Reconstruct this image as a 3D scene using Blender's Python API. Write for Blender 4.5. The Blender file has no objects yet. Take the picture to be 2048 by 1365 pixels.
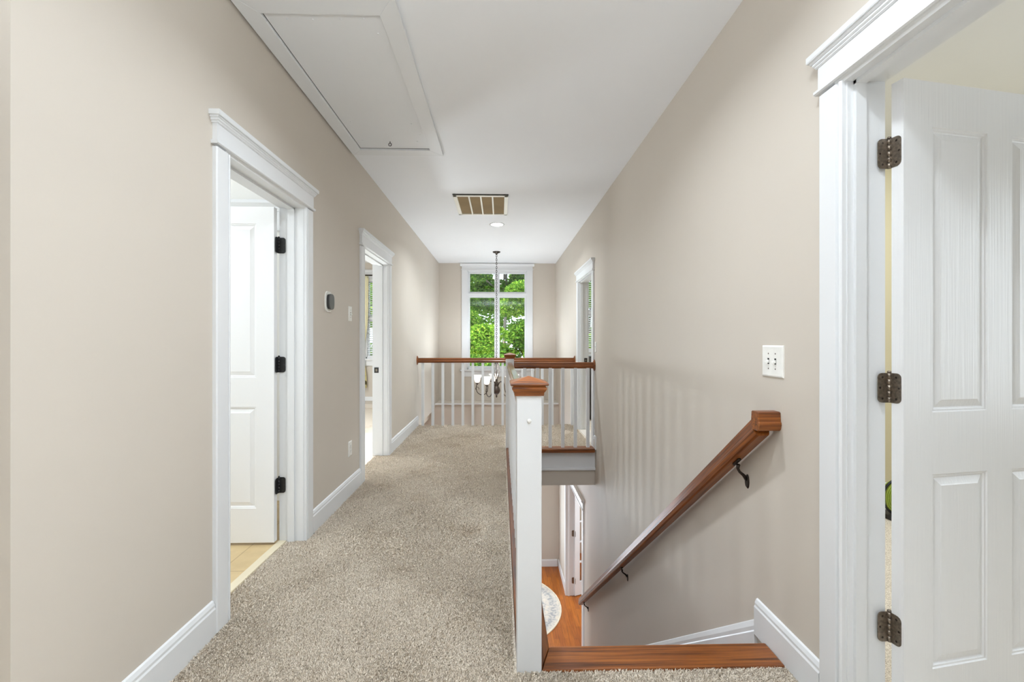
import bpy, math, random
import numpy as np
from mathutils import Vector, Matrix
random.seed(7); rng = np.random.default_rng(7)
SC = bpy.context.scene
COL = SC.collection
PI = math.pi

# ------------------------------------------------------------------ materials
def srgb(r, g, b):
    f = lambda c: (c/255/12.92) if c/255 <= .04045 else ((c/255+.055)/1.055)**2.4
    return (f(r), f(g), f(b), 1)

def new_mat(name):
    m = bpy.data.materials.new(name); m.use_nodes = True
    nt = m.node_tree; nt.nodes.clear()
    out = nt.nodes.new('ShaderNodeOutputMaterial')
    b = nt.nodes.new('ShaderNodeBsdfPrincipled')
    nt.links.new(b.outputs[0], out.inputs[0])
    return m, nt, b, out

def N(nt, t, **kw):
    n = nt.nodes.new(t)
    for k, v in kw.items():
        setattr(n, k, v)
    return n

def coords(nt, scale=(1, 1, 1), rot=(0, 0, 0)):
    tc = N(nt, 'ShaderNodeTexCoord'); mp = N(nt, 'ShaderNodeMapping')
    mp.inputs['Rotation'].default_value = rot          # turn first, then stretch
    nt.links.new(tc.outputs['Object'], mp.inputs[0])
    m2 = N(nt, 'ShaderNodeMapping'); m2.inputs['Scale'].default_value = scale
    nt.links.new(mp.outputs[0], m2.inputs[0]); mp = m2
    return mp.outputs[0]

def noise(nt, vec, scale, detail=3, rough=.5):
    n = N(nt, 'ShaderNodeTexNoise'); n.inputs['Scale'].default_value = scale
    n.inputs['Detail'].default_value = detail; n.inputs['Roughness'].default_value = rough
    nt.links.new(vec, n.inputs['Vector'])
    return n.outputs['Fac']

def ramp(nt, fac, stops):
    r = N(nt, 'ShaderNodeValToRGB'); e = r.color_ramp.elements
    e[0].position, e[0].color = stops[0]; e[1].position, e[1].color = stops[-1]
    for p, c in stops[1:-1]:
        k = e.new(p); k.color = c
    nt.links.new(fac, r.inputs[0])
    return r.outputs[0]

def bump(nt, b, h, strength, dist=.002):
    bp = N(nt, 'ShaderNodeBump'); bp.inputs['Strength'].default_value = strength
    bp.inputs['Distance'].default_value = dist
    nt.links.new(h, bp.inputs['Height']); nt.links.new(bp.outputs[0], b.inputs['Normal'])

def paint(name, col, rough=.5, bscale=300, bstr=.08, var=.03, spec=.5):
    m, nt, b, o = new_mat(name)
    v = coords(nt)
    c2 = tuple(x*(1-var) for x in col[:3])+(1,)
    nt.links.new(ramp(nt, noise(nt, v, 2.0), [(.3, c2), (.7, col)]), b.inputs['Base Color'])
    b.inputs['Roughness'].default_value = rough
    b.inputs['Specular IOR Level'].default_value = spec
    bump(nt, b, noise(nt, v, bscale, 2), bstr, .001)
    return m

def oak(name, scale, rot=(0, 0, 0), dark=1.0, gloss=.40):
    m, nt, b, o = new_mat(name)
    v = coords(nt, scale, rot)
    n1 = noise(nt, v, 1.0, 6, .62)
    n2 = noise(nt, coords(nt, tuple(q*3.1 for q in scale), rot), 1.0, 3, .6)
    mx = N(nt, 'ShaderNodeMath', operation='MULTIPLY_ADD')
    nt.links.new(n2, mx.inputs[0]); mx.inputs[1].default_value = .5
    nt.links.new(n1, mx.inputs[2])
    d = dark
    col = ramp(nt, mx.outputs[0], [(.58, (.075*d, .020*d, .0035*d, 1)), (.74, (.215*d, .059*d, .0075*d, 1)), (.92, (.33*d, .104*d, .015*d, 1))])
    nt.links.new(col, b.inputs['Base Color'])
    b.inputs['Roughness'].default_value = gloss
    b.inputs['Coat Weight'].default_value = .12; b.inputs['Coat Roughness'].default_value = .2
    bump(nt, b, mx.outputs[0], .15, .001)
    return m

def metal(name, col, rough=.35):
    m, nt, b, o = new_mat(name)
    v = coords(nt)
    c2 = tuple(x*.6 for x in col[:3])+(1,)
    nt.links.new(ramp(nt, noise(nt, v, 120, 3), [(.35, c2), (.65, col)]), b.inputs['Base Color'])
    b.inputs['Metallic'].default_value = .9; b.inputs['Roughness'].default_value = rough
    return m

def plain(name, col, rough=.5, spec=.5, emit=0, ecol=None):
    m, nt, b, o = new_mat(name)
    v = coords(nt)
    c2 = tuple(x*.93 for x in col[:3])+(1,)
    nt.links.new(ramp(nt, noise(nt, v, 25), [(.3, c2), (.7, col)]), b.inputs['Base Color'])
    b.inputs['Roughness'].default_value = rough; b.inputs['Specular IOR Level'].default_value = spec
    if emit:
        b.inputs['Emission Color'].default_value = ecol or (1, 1, 1, 1)
        b.inputs['Emission Strength'].default_value = emit
    return m

M = {}
M['wall'] = paint('beige wall paint', srgb(205, 197, 186), .62, 500, .05, .02, .35)
M['wall2'] = paint('khaki wall paint', srgb(199, 188, 154), .65, 500, .05, .02, .3)
M['ceil'] = paint('white ceiling paint', srgb(235, 237, 240), .8, 260, .06, .015, .2)
M['trim'] = paint('white gloss trim', srgb(226, 228, 230), .35, 60, .02, .01, .5)
M['panel'] = paint('hatch panel paint', srgb(228, 230, 232), .5, 80, .03, .02, .4)
M['bathwall'] = paint('white bathroom paint', srgb(238, 237, 233), .6, 300, .05, .01, .3)
M['rail_oak_y'] = oak('oak along hall', (60, 1.6, 60), gloss=.2)
M['rail_oak_x'] = oak('oak across hall', (1.6, 60, 60))
M['rail_oak_s'] = oak('oak along slope', (60, 1.8, 60), (math.radians(36.7), 0, 0))
M['cap_oak'] = oak('oak newel cap', (5, 80, 80), dark=1.15)
M['strip_oak_x'] = oak('oak nosing across', (1.6, 55, 55), dark=.95)
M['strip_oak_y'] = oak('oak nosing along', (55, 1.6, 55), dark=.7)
M['bronze'] = metal('dark bronze', (.06, .048, .04, 1), .4)
M['nickel'] = metal('aged nickel', (.28, .235, .19, 1), .38)
M['black'] = plain('matt black metal', (.012, .012, .013, 1), .45)
M['iron'] = metal('brushed bronze iron', (.13, .105, .09, 1), .4)
M['plastic'] = plain('white switch plastic', srgb(240, 239, 234), .3)
M['hole'] = plain('dark slot', (.02, .02, .02, 1), .8)
M['thermo'] = plain('grey thermostat face', (.09, .092, .092, 1), .35)
M['thermo2'] = plain('dark thermostat rim', (.025, .025, .027, 1), .4)
M['shadow_strip'] = plain('painted shadow strip', (.07, .068, .062, 1), .9)  # dark colour standing in for shade at the hatch and vent edges

# moulded door skin with embossed wood grain
def doorskin(name, grain):
    m, nt, b, o = new_mat(name)
    b.inputs['Base Color'].default_value = srgb(233, 234, 235)
    b.inputs['Roughness'].default_value = .33
    v = coords(nt, (120, 120, 2.2)); v2 = coords(nt, (2.0, 2.0, 2.0))
    n = noise(nt, v, 1.0, 4, .6)
    bump(nt, b, n, grain, .0012)
    return m
M['door'] = doorskin('grained white door', 1.0)
M['door_smooth'] = doorskin('white bathroom door', .12)

# carpet
def carpet(name, a, b_, c):
    m, nt, b, o = new_mat(name)
    v = coords(nt)
    fine = noise(nt, v, 190, 2, .6)
    col = ramp(nt, fine, [(.30, a), (.5, b_), (.70, c)])
    big = noise(nt, v, 2.3, 4, .6)
    mask = ramp(nt, big, [(.58, (0, 0, 0, 1)), (.72, (.42, .42, .42, 1))])
    mx = N(nt, 'ShaderNodeMix', data_type='RGBA', blend_type='MULTIPLY')
    nt.links.new(mask, mx.inputs[0]); nt.links.new(col, mx.inputs[6]); mx.inputs[7].default_value = (.62, .52, .40, 1)
    nt.links.new(mx.outputs[2], b.inputs['Base Color'])
    b.inputs['Roughness'].default_value = .95; b.inputs['Specular IOR Level'].default_value = .1
    b.inputs['Sheen Weight'].default_value = .15
    bump(nt, b, fine, .6, .006)
    return m
M['carpet'] = carpet('beige frieze carpet', srgb(166, 152, 134), srgb(222, 210, 193), srgb(249, 241, 228))

# bathroom tile
def tile():
    m, nt, b, o = new_mat('tan floor tile')
    v = coords(nt, (1, 1, 1))
    br = N(nt, 'ShaderNodeTexBrick'); br.offset = 0
    br.inputs['Scale'].default_value = 1; br.inputs['Brick Width'].default_value = .33
    br.inputs['Row Height'].default_value = .33; br.inputs['Mortar Size'].default_value = .004
    br.inputs['Color1'].default_value = srgb(214, 190, 145); br.inputs['Color2'].default_value = srgb(206, 182, 138)
    br.inputs['Mortar'].default_value = srgb(186, 160, 118)
    nt.links.new(v, br.inputs['Vector'])
    mx = N(nt, 'ShaderNodeMix', data_type='RGBA', blend_type='MULTIPLY'); mx.inputs[0].default_value = 1
    nt.links.new(br.outputs['Color'], mx.inputs[6])
    nt.links.new(ramp(nt, noise(nt, v, 9, 5), [(.3, (.85, .82, .76, 1)), (.7, (1, 1, 1, 1))]), mx.inputs[7])
    nt.links.new(mx.outputs[2], b.inputs['Base Color']); b.inputs['Roughness'].default_value = .35
    return m
M['tile'] = tile()
M['marble'] = paint('cream threshold stone', srgb(226, 214, 186), .35, 40, .02, .06)

def wood_floor():
    m, nt, b, o = new_mat('oak strip floor')
    v = coords(nt, (1, 1, 1), (0, 0, PI/2))
    br = N(nt, 'ShaderNodeTexBrick'); br.offset = .37
    br.inputs['Scale'].default_value = 1; br.inputs['Brick Width'].default_value = .7
    br.inputs['Row Height'].default_value = .07; br.inputs['Mortar Size'].default_value = .0012
    br.inputs['Color1'].default_value = (.47, .142, .015, 1); br.inputs['Color2'].default_value = (.34, .09, .009, 1)
    br.inputs['Mortar'].default_value = (.10, .035, .01, 1)
    nt.links.new(v, br.inputs['Vector'])
    v2 = coords(nt, (55, 4, 10))
    mx = N(nt, 'ShaderNodeMix', data_type='RGBA', blend_type='MULTIPLY'); mx.inputs[0].default_value = .9
    nt.links.new(br.outputs['Color'], mx.inputs[6])
    nt.links.new(ramp(nt, noise(nt, v2, 1, 5, .65), [(.3, (.55, .5, .42, 1)), (.65, (1, 1, 1, 1))]), mx.inputs[7])
    nt.links.new(mx.outputs[2], b.inputs['Base Color']); b.inputs['Roughness'].default_value = .28
    return m
M['woodfloor'] = wood_floor()

def rug_mat():
    m, nt, b, o = new_mat('faded round rug')
    v = coords(nt)
    sep = N(nt, 'ShaderNodeVectorMath', operation='LENGTH'); nt.links.new(v, sep.inputs[0])
    sn = N(nt, 'ShaderNodeMath', operation='SINE')
    mu = N(nt, 'ShaderNodeMath', operation='MULTIPLY'); mu.inputs[1].default_value = 34
    nt.links.new(sep.outputs['Value'], mu.inputs[0]); nt.links.new(mu.outputs[0], sn.inputs[0])
    vo = N(nt, 'ShaderNodeTexVoronoi', feature='DISTANCE_TO_EDGE'); vo.inputs['Scale'].default_value = 11
    nt.links.new(v, vo.inputs['Vector'])
    nz = noise(nt, v, 26, 4, .7)
    a1 = N(nt, 'ShaderNodeMath', operation='MULTIPLY_ADD'); a1.inputs[1].default_value = .10
    nt.links.new(sn.outputs[0], a1.inputs[0]); nt.links.new(nz, a1.inputs[2])
    a2 = N(nt, 'ShaderNodeMath', operation='MULTIPLY_ADD'); a2.inputs[1].default_value = .45
    nt.links.new(vo.outputs['Distance'], a2.inputs[0]); nt.links.new(a1.outputs[0], a2.inputs[2])
    col = ramp(nt, a2.outputs[0], [(.40, srgb(150, 150, 150)), (.5, srgb(176, 173, 168)), (.62, srgb(196, 189, 178)), (.8, srgb(206, 195, 178))])
    nt.links.new(col, b.inputs['Base Color']); b.inputs['Roughness'].default_value = .95
    bump(nt, b, nz, .3, .003)
    return m
M['rug'] = rug_mat()
M['rugedge'] = plain('rug binding', srgb(222, 212, 190), .9)

def glass_mat():
    m = bpy.data.materials.new('window glass'); m.use_nodes = True
    nt = m.node_tree; nt.nodes.clear()
    o = N(nt, 'ShaderNodeOutputMaterial'); mix = N(nt, 'ShaderNodeMixShader')
    t = N(nt, 'ShaderNodeBsdfTransparent'); g = N(nt, 'ShaderNodeBsdfGlossy')
    t.inputs[0].default_value = (.97, .985, .975, 1)
    g.inputs['Roughness'].default_value = .02
    f = N(nt, 'ShaderNodeFresnel'); f.inputs[0].default_value = 1.45
    nt.links.new(f.outputs[0], mix.inputs[0]); nt.links.new(t.outputs[0], mix.inputs[1]); nt.links.new(g.outputs[0], mix.inputs[2])
    nt.links.new(mix.outputs[0], o.inputs[0])
    return m
M['glass'] = glass_mat()

def leaf_mat(name, c1, c2, c3):
    m = bpy.data.materials.new(name); m.use_nodes = True
    nt = m.node_tree; nt.nodes.clear()
    o = N(nt, 'ShaderNodeOutputMaterial'); mix = N(nt, 'ShaderNodeMixShader'); mix.inputs[0].default_value = .45
    d = N(nt, 'ShaderNodeBsdfDiffuse'); t = N(nt, 'ShaderNodeBsdfTranslucent')
    v = coords(nt)
    n1 = noise(nt, v, 11, 3, .75)
    col = ramp(nt, n1, [(.32, c1), (.5, c2), (.68, c3)])
    nt.links.new(col, d.inputs[0]); nt.links.new(col, t.inputs[0])
    nt.links.new(d.outputs[0], mix.inputs[1]); nt.links.new(t.outputs[0], mix.inputs[2])
    nt.links.new(mix.outputs[0], o.inputs[0])
    return m
M['leafA'] = leaf_mat('maple leaves', (.015, .055, .006, 1), (.12, .27, .02, 1), (.52, .58, .10, 1))
M['leafB'] = leaf_mat('dark leaves', (.012, .045, .006, 1), (.075, .19, .02, 1), (.30, .40, .06, 1))
M['bark'] = plain('grey bark', (.17, .14, .11, 1), .9)
M['siding'] = plain('pale house siding', srgb(225, 225, 228), .7)
M['roofing'] = paint('pale grey shingles', srgb(190, 190, 196), .9, 6, .6, .25)
M['ground'] = paint('pale driveway', srgb(200, 196, 190), .9, 8, .3, .2)
M['shade'] = plain('alabaster glass shade', srgb(245, 241, 232), .35, .4, .55, (1, .93, .82, 1))
M['lens'] = plain('lit lamp lens', (.9, .9, .9, 1), .5, .3, 14, (1, .97, .92, 1))
M['filter'] = paint('brown air filter', srgb(150, 128, 92), .95, 90, .6, .25)
M['ventpaint'] = paint('cream vent paint', srgb(238, 235, 224), .4, 60, .02, .02)
M['blind'] = plain('white blind slat', srgb(238, 240, 242), .5)
M['green'] = plain('lime green mesh', (.36, .46, .06, 1), .5)
M['darkwood'] = plain('black cabinet finish', (.012, .011, .011, 1), .4)

def curtain_mat():
    m, nt, b, o = new_mat('yellow floral curtain')
    v = coords(nt)
    vo = N(nt, 'ShaderNodeTexVoronoi'); vo.inputs['Scale'].default_value = 9
    nt.links.new(v, vo.inputs['Vector'])
    pat = ramp(nt, vo.outputs['Distance'], [(.36, srgb(92, 82, 48)), (.42, srgb(220, 210, 160))])
    sx = N(nt, 'ShaderNodeSeparateXYZ'); nt.links.new(v, sx.inputs[0])
    lo = ramp(nt, sx.outputs['Z'], [(.98, (1, 1, 1, 1)), (1.06, (0, 0, 0, 1))])  # printed hem band with flowers
    mx = N(nt, 'ShaderNodeMix', data_type='RGBA')
    nt.links.new(lo, mx.inputs[0]); mx.inputs[6].default_value = srgb(226, 220, 186); nt.links.new(pat, mx.inputs[7])
    nt.links.new(mx.outputs[2], b.inputs['Base Color']); b.inputs['Roughness'].default_value = .85
    return m
M['curtain'] = curtain_mat()

# ------------------------------------------------------------------ object helpers
def tag(o, label=None, cat=None, group=None, kind=None):
    if label: o['label'] = label
    if cat: o['category'] = cat
    if group: o['group'] = group
    if kind: o['kind'] = kind
    return o

def thing(name, label, cat, loc=(0, 0, 0), rz=0, group=None, kind=None):
    o = bpy.data.objects.new(name, None); COL.objects.link(o)
    o.empty_display_size = .05
    o.location = loc; o.rotation_euler = (0, 0, rz)
    return tag(o, label, cat, group, kind)

def wmat(o):
    m = Matrix.Translation(o.location) @ Matrix.Rotation(o.rotation_euler.z, 4, 'Z')
    return wmat(o.parent) @ m if o.parent else m

class MB:
    def __init__(s): s.v = []; s.f = []; s.sm = []
    def add(s, vs, fs, smooth=False):
        k = len(s.v); s.v += [tuple(p) for p in vs]
        s.f += [tuple(i+k for i in f) for f in fs]; s.sm += [smooth]*len(fs)
        return s
    def box(s, x0, x1, y0, y1, z0, z1):
        x0, x1 = min(x0, x1), max(x0, x1); y0, y1 = min(y0, y1), max(y0, y1); z0, z1 = min(z0, z1), max(z0, z1)
        vs = [(x, y, z) for x in (x0, x1) for y in (y0, y1) for z in (z0, z1)]
        return s.add(vs, [(0, 1, 3, 2), (4, 6, 7, 5), (0, 4, 5, 1), (2, 3, 7, 6), (0, 2, 6, 4), (1, 5, 7, 3)])
    def extrude(s, ring0, ring1, smooth=False):
        n = len(ring0)
        fs = [(i, (i+1) % n, n+(i+1) % n, n+i) for i in range(n)]
        s.add(list(ring0)+list(ring1), fs, smooth)
        k = len(s.v)-2*n
        s.f += [tuple(k+i for i in reversed(range(n))), tuple(k+n+i for i in range(n))]; s.sm += [False, False]
        return s
    def prism(s, prof, axis, a, b):      # profile of 2-D points swept straight along an axis
        def p(u, v, t):
            return {'X': (t, u, v), 'Y': (u, t, v), 'Z': (u, v, t)}[axis]
        return s.extrude([p(u, v, a) for u, v in prof], [p(u, v, b) for u, v in prof])
    def lathe(s, prof, c, n=24, smooth=True):
        vs = []; fs = []
        for r, z in prof:
            for i in range(n):
                a = 2*PI*i/n
                vs.append((c[0]+r*math.cos(a), c[1]+r*math.sin(a), c[2]+z))
        m = len(prof)
        for j in range(m-1):
            for i in range(n):
                fs.append((j*n+i, j*n+(i+1) % n, (j+1)*n+(i+1) % n, (j+1)*n+i))
        s.add(vs, fs, smooth); k = len(s.v)-len(vs)
        if prof[0][0] > 1e-6: s.f.append(tuple(k+i for i in reversed(range(n)))); s.sm.append(False)
        if prof[-1][0] > 1e-6: s.f.append(tuple(k+(m-1)*n+i for i in range(n))); s.sm.append(False)
        return s
    def tube(s, pts, r, n=8, smooth=True):
        pts = [Vector(p) for p in pts]; m = len(pts)
        rs = r if isinstance(r, (list, tuple)) else [r]*m
        vs = []; fs = []; up = None
        for i, p in enumerate(pts):
            t = (pts[min(i+1, m-1)]-pts[max(i-1, 0)]).normalized()
            if up is None:
                up = Vector((0, 0, 1)) if abs(t.z) < .9 else Vector((1, 0, 0))
            a = t.cross(up).normalized(); b = a.cross(t).normalized(); up = b
            for k in range(n):
                an = 2*PI*k/n
                vs.append(p+(a*math.cos(an)+b*math.sin(an))*rs[i])
        for i in range(m-1):
            for k in range(n):
                fs.append((i*n+k, i*n+(k+1) % n, (i+1)*n+(k+1) % n, (i+1)*n+k))
        fs.append(tuple(reversed(range(n)))); fs.append(tuple((m-1)*n+k for k in range(n)))
        return s.add(vs, fs, smooth)
    def build(s, name, mat, parent=None, bevel=0, local=False, flip=False):
        me = bpy.data.meshes.new(name)
        v = s.v; loc = None
        if parent is not None and not local:
            inv = wmat(parent).inverted(); v = [tuple(inv @ Vector(p)) for p in v]
        o_loc = (0, 0, 0)
        if parent is None and v:                      # origin at the base of a free-standing mesh
            lo = [min(p[i] for p in v) for i in range(3)]; hi = [max(p[i] for p in v) for i in range(3)]
            o_loc = ((lo[0]+hi[0])/2, (lo[1]+hi[1])/2, lo[2])
            v = [(p[0]-o_loc[0], p[1]-o_loc[1], p[2]-o_loc[2]) for p in v]
        me.from_pydata(v, [], s.f)
        me.polygons.foreach_set('use_smooth', s.sm)
        me.update()
        import bmesh
        if len(v) < 20000:
            bm = bmesh.new(); bm.from_mesh(me)
            bmesh.ops.recalc_face_normals(bm, faces=bm.faces); bm.to_mesh(me); bm.free()
        me.materials.append(mat)
        o = bpy.data.objects.new(name, me); COL.objects.link(o)
        o.location = o_loc
        if parent is not None: o.parent = parent
        if bevel:
            md = o.modifiers.new('bevel', 'BEVEL'); md.width = bevel; md.segments = 2
            md.limit_method = 'ANGLE'; md.angle_limit = math.radians(40)
        return o

def structure(o, label, cat):
    return tag(o, label, cat, None, 'structure')

def wall_x(mb, x0, x1, y0, y1, z0, z1, holes):
    """Wall along Y between x0 and x1 with rectangular openings (y0,y1,z0,z1)."""
    ys = sorted({y0, y1, *[h[0] for h in holes], *[h[1] for h in holes]})
    for a, b in zip(ys, ys[1:]):
        m = (a+b)/2
        hs = sorted([(h[2], h[3]) for h in holes if h[0] < m < h[1]])
        z = z0
        for h0, h1 in hs:
            if h0 > z: mb.box(x0, x1, a, b, z, h0)
            z = h1
        if z < z1: mb.box(x0, x1, a, b, z, z1)
    return mb

def wall_y(mb, y0, y1, x0, x1, z0, z1, holes):
    xs = sorted({x0, x1, *[h[0] for h in holes], *[h[1] for h in holes]})
    for a, b in zip(xs, xs[1:]):
        m = (a+b)/2
        hs = sorted([(h[2], h[3]) for h in holes if h[0] < m < h[1]])
        z = z0
        for h0, h1 in hs:
            if h0 > z: mb.box(a, b, y0, y1, z, h0)
            z = h1
        if z < z1: mb.box(a, b, y0, y1, z, z1)
    return mb

# ------------------------------------------------------------------ dimensions
L, R, CE, FL = -1.20, 1.08, 2.74, -2.95          # hall walls, ceiling, lower floor
LT, RT = -1.345, 1.20                             # far faces of the hall walls
YB = 8.90                                         # front wall of the house
HALLEND = 6.66                                    # edge of the upper floor over the foyer
D1 = (2.03, 2.803); D2 = (4.01, 4.875)           # left doorways
D3 = (.62, 1.39); D4 = (5.31, 6.25)              # right doorways
FD = (5.95, 7.42)                                 # french doors downstairs
HEAD = 2.03

# ------------------------------------------------------------------ shell
J = .02
w = wall_x(MB(), LT, L, 1.145, YB, -.02, CE, [(D1[0]-J, D1[1]+J, -.02, HEAD+J), (D2[0]-J, D2[1]+J, -.02, HEAD+J)])
structure(w.build('wall_left', M['wall']), 'beige left hall wall with two white framed doorways', 'wall')
w = wall_x(MB(), R, RT, -2.6, YB, FL, CE, [(D3[0]-J, D3[1]+J, 0, HEAD+J), (D4[0]-J, D4[1]+J, 0, HEAD+J), (FD[0]-J, FD[1]+J, FL, -.98+J)])
structure(w.build('wall_right', M['wall']), 'beige right hall wall running down beside the stairs', 'wall')
W1 = (-.66, .535, .665, 2.605)      # foyer window
W2 = (-2.62, -1.75, .88, 2.45)     # left bedroom window
W3 = (1.55, 2.60, 1.02, 2.55)      # right bedroom window
w = wall_y(MB(), YB, YB+.16, -5.2, 4.6, FL, CE, [W1, W2, W3])
structure(w.build('wall_front', M['wall']), 'beige end wall around the tall foyer window', 'wall')
w = MB(); w.box(-2.9, LT, 1.145, 1.30, 0, CE)
structure(w.build('wall_passage', M['wall']), 'narrow grey strip of wall at the left picture edge', 'wall')
w = MB(); w.box(-2.95, 4.6, -2.72, -2.6, 0, CE); w.box(-2.95, -2.8, -2.6, 1.145, 0, CE)
structure(w.build('wall_rear', M['wall']), 'beige wall closing the hall end behind the viewpoint', 'wall')
w = MB(); w.box(-5.2, 4.6, -2.72, YB+.16, CE, CE+.15)
structure(w.build('ceiling', M['ceil']), 'flat white ceiling over the hall', 'ceiling')
# upper floor, with the stair opening left free
w = MB()
w.box(-1.305, .06, 1.145, HALLEND, -.43, -.006); w.box(-2.95, .06, -2.6, 1.145, -.43, -.006)
w.box(.06, R, -2.6, 1.68, -.43, -.006); w.box(.06, R, 5.24, HALLEND, -.43, -.006)
w.box(.06, .16, 1.68, 5.20, -.43, -.03)
structure(w.build('floor', M['carpet']), 'upper hall floor under the beige carpet', 'floor')
w = MB(); w.box(-5.2, .16, 1.0, 1.12, FL, -.43); w.box(.06, .16, 1.3, 5.2, FL, -.43)
structure(w.build('wall_stair', M['wall']), 'beige wall on the inner side of the staircase', 'wall')
# white fascia and drywall at the far side of the stair opening
w = MB(); w.box(.16, R, 5.18, 5.24, -.23, -.045)
w.prism([(5.155, -.236), (5.155, -.25), (5.169, -.262), (5.24, -.262), (5.24, -.225), (5.165, -.225)], 'X', .16, R)
structure(w.build('trim_1', M['trim']), 'white fascia board under the oak edge across the stairs', 'trim')
w = MB(); w.box(.16, R, 5.185, 5.25, -.43, -.262)
structure(w.build('wall_soffit', M['wall']), 'shaded drywall band below the white fascia over the stairs', 'wall')

# lower storey
w = MB(); w.box(-5.2, 4.6, 1.0, YB, FL-.12, FL)
structure(w.build('floor_lower', M['woodfloor']), 'orange oak strip floor of the lower hall', 'floor')
w = MB(); w.box(-5.2, R, 8.40, YB, FL, .062)
structure(w.build('wall_lower', M['wall']), 'lower foyer wall with a ledge below the tall window', 'wall')
w = MB(); w.box(-5.2, -5.1, 1.0, YB, FL, CE)
structure(w.build('wall_outer', M['wall']), 'outer wall on the left side of the house', 'wall')
w = MB(); w.box(-1.3, 1.07, 8.36, 8.42, .05, .072)
structure(w.build('trim_2', M['trim']), 'white ledge cap across the foyer wall', 'trim')
w = MB()
for a, b in (((-5.1), (1.05)),):
    w.prism([(8.4, FL), (8.384, FL), (8.384, FL+.11), (8.392, FL+.13), (8.4, FL+.13)], 'X', a, b)
w.prism([(R, FL), (R-.016, FL), (R-.016, FL+.11), (R-.008, FL+.13), (R, FL+.13)], 'Y', FD[1]+.09, 8.4)
structure(w.build('baseboard_lower', M['trim']), 'white baseboard around the lower hall corner', 'baseboard')

# bathroom (left), bedroom (left far), room (right near), bedroom (right far), lower right room
w = MB(); w.box(-3.6, -1.352, 1.30, 3.6, -.2, -.002)
structure(w.build('floor_bathroom', M['tile']), 'tan square tile floor inside the bathroom doorway', 'floor')
w = MB(); w.box(-1.352, -1.303, D1[0]-.01, D1[1]+.01, -.02, .006)
structure(w.build('trim_3', M['marble'], bevel=.004), 'cream stone threshold between bathroom tile and carpet', 'trim')
w = MB(); w.box(-3.6, LT, 3.52, 3.62, 0, CE); w.box(-3.7, -3.6, 1.3, 3.62, 0, CE); w.box(-3.6, LT-.001, 1.30, 1.32, 0, CE)
structure(w.build('wall_bathroom', M['bathwall']), 'bright white bathroom wall behind the open door', 'wall')
w = MB(); w.box(-2.75, LT-.01, 3.50, 3.52, 2.06, 2.21)
w.prism([(3.52, 2.205), (3.49, 2.205), (3.482, 2.225), (3.482, 2.235), (3.462, 2.26), (3.462, 2.285), (3.52, 2.285)], 'X', -2.8, LT-.01)
structure(w.build('trim_4', M['trim']), 'white head trim on the bathroom wall above the open door', 'trim')
w = MB(); w.box(-5.2, LT+.04, 3.62, YB, -.2, -.004)
structure(w.build('floor_bedroom', M['carpet']), 'carpeted floor of the left bedroom', 'floor')
w = MB(); w.box(-5.1, -3.6, 3.55, 3.62, 0, CE)
structure(w.build('wall_bedroom', M['wall']), 'bedroom wall beside the bathroom', 'wall')
w = MB(); w.box(-5.1, LT, YB-.016, YB, 0, .14)
structure(w.build('baseboard_bedroom', M['trim']), 'white baseboard under the bedroom window', 'baseboard')
w = MB(); w.box(1.10, 4.6, -2.6, 3.42, -.2, -.004)
structure(w.build('floor_side', M['carpet']), 'carpeted floor of the room behind the right door', 'floor')
w = MB(); w.box(RT, 4.6, 3.40, 3.5, 0, CE); w.box(4.5, 4.6, -2.6, YB, FL, CE)
structure(w.build('wall_side', M['wall2']), 'khaki wall of the room behind the open right door', 'wall')
w = MB(); w.prism([(3.4, 0), (3.385, 0), (3.385, .12), (3.4, .14)], 'X', RT, 4.5)
structure(w.build('baseboard_side', M['trim']), 'white baseboard of the room behind the right door', 'baseboard')
w = MB(); w.box(1.18, 4.6, 3.5, YB, -.2, -.004)
structure(w.build('floor_far', M['carpet']), 'carpeted floor behind the far right doorway', 'floor')
w = MB(); w.box(RT, 4.6, 5.0, 5.1, FL, -.2)
structure(w.build('wall_study', M['wall']), 'wall of the lower room behind the french door', 'wall')

# ------------------------------------------------------------------ baseboards of the hall
BP = [(0, -.01), (.016, -.01), (.016, .105), (.0125, .112), (.0125, .122), (.007, .136), (0, .14)]
def base_x(mb, x, d, y0, y1):
    return mb.prism([(x+d*u, v) for u, v in BP], 'Y', y0, y1)
CW = .106
b1 = base_x(MB(), L, 1, 1.145, D1[0]-CW).build('baseboard_left_near', M['trim'])
structure(b1, 'white baseboard along the left wall before the bathroom doorway', 'baseboard')
structure(base_x(MB(), L, 1, D1[1]+CW, D2[0]-CW).build('baseboard_left_middle', M['trim']), 'white baseboard between the two left doorways', 'baseboard')
structure(base_x(MB(), L, 1, D2[1]+CW, 6.62).build('baseboard_left_far', M['trim']), 'white baseboard from the far left doorway to the railing', 'baseboard')
structure(base_x(MB(), R, -1, D3[1]+CW, 1.885).build('baseboard_right_near', M['trim']), 'short white baseboard beside the top step on the right wall', 'baseboard')
structure(base_x(MB(), R, -1, 5.11, D4[0]-CW).build('baseboard_right_far', M['trim']), 'small white baseboard end beside the far right doorway', 'baseboard')

# stair skirt board following the slope
SL = -.745
w = MB()
def skirt(prof, y0, y1, z0):
    r0 = [(R-u, y0, z0+v) for u, v in prof]; r1 = [(R-u, y1, z0+SL*(y1-y0)+v) for u, v in prof]
    w.extrude(r0, r1)
skirt([(0, -.30), (.015, -.30), (.015, -.055), (.011, -.048), (.011, -.03), (.006, -.006), (0, 0)], 1.885, 5.7, .055)
structure(w.build('trim_5', M['trim']), 'white sloping skirt board along the stairs', 'trim')

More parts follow.
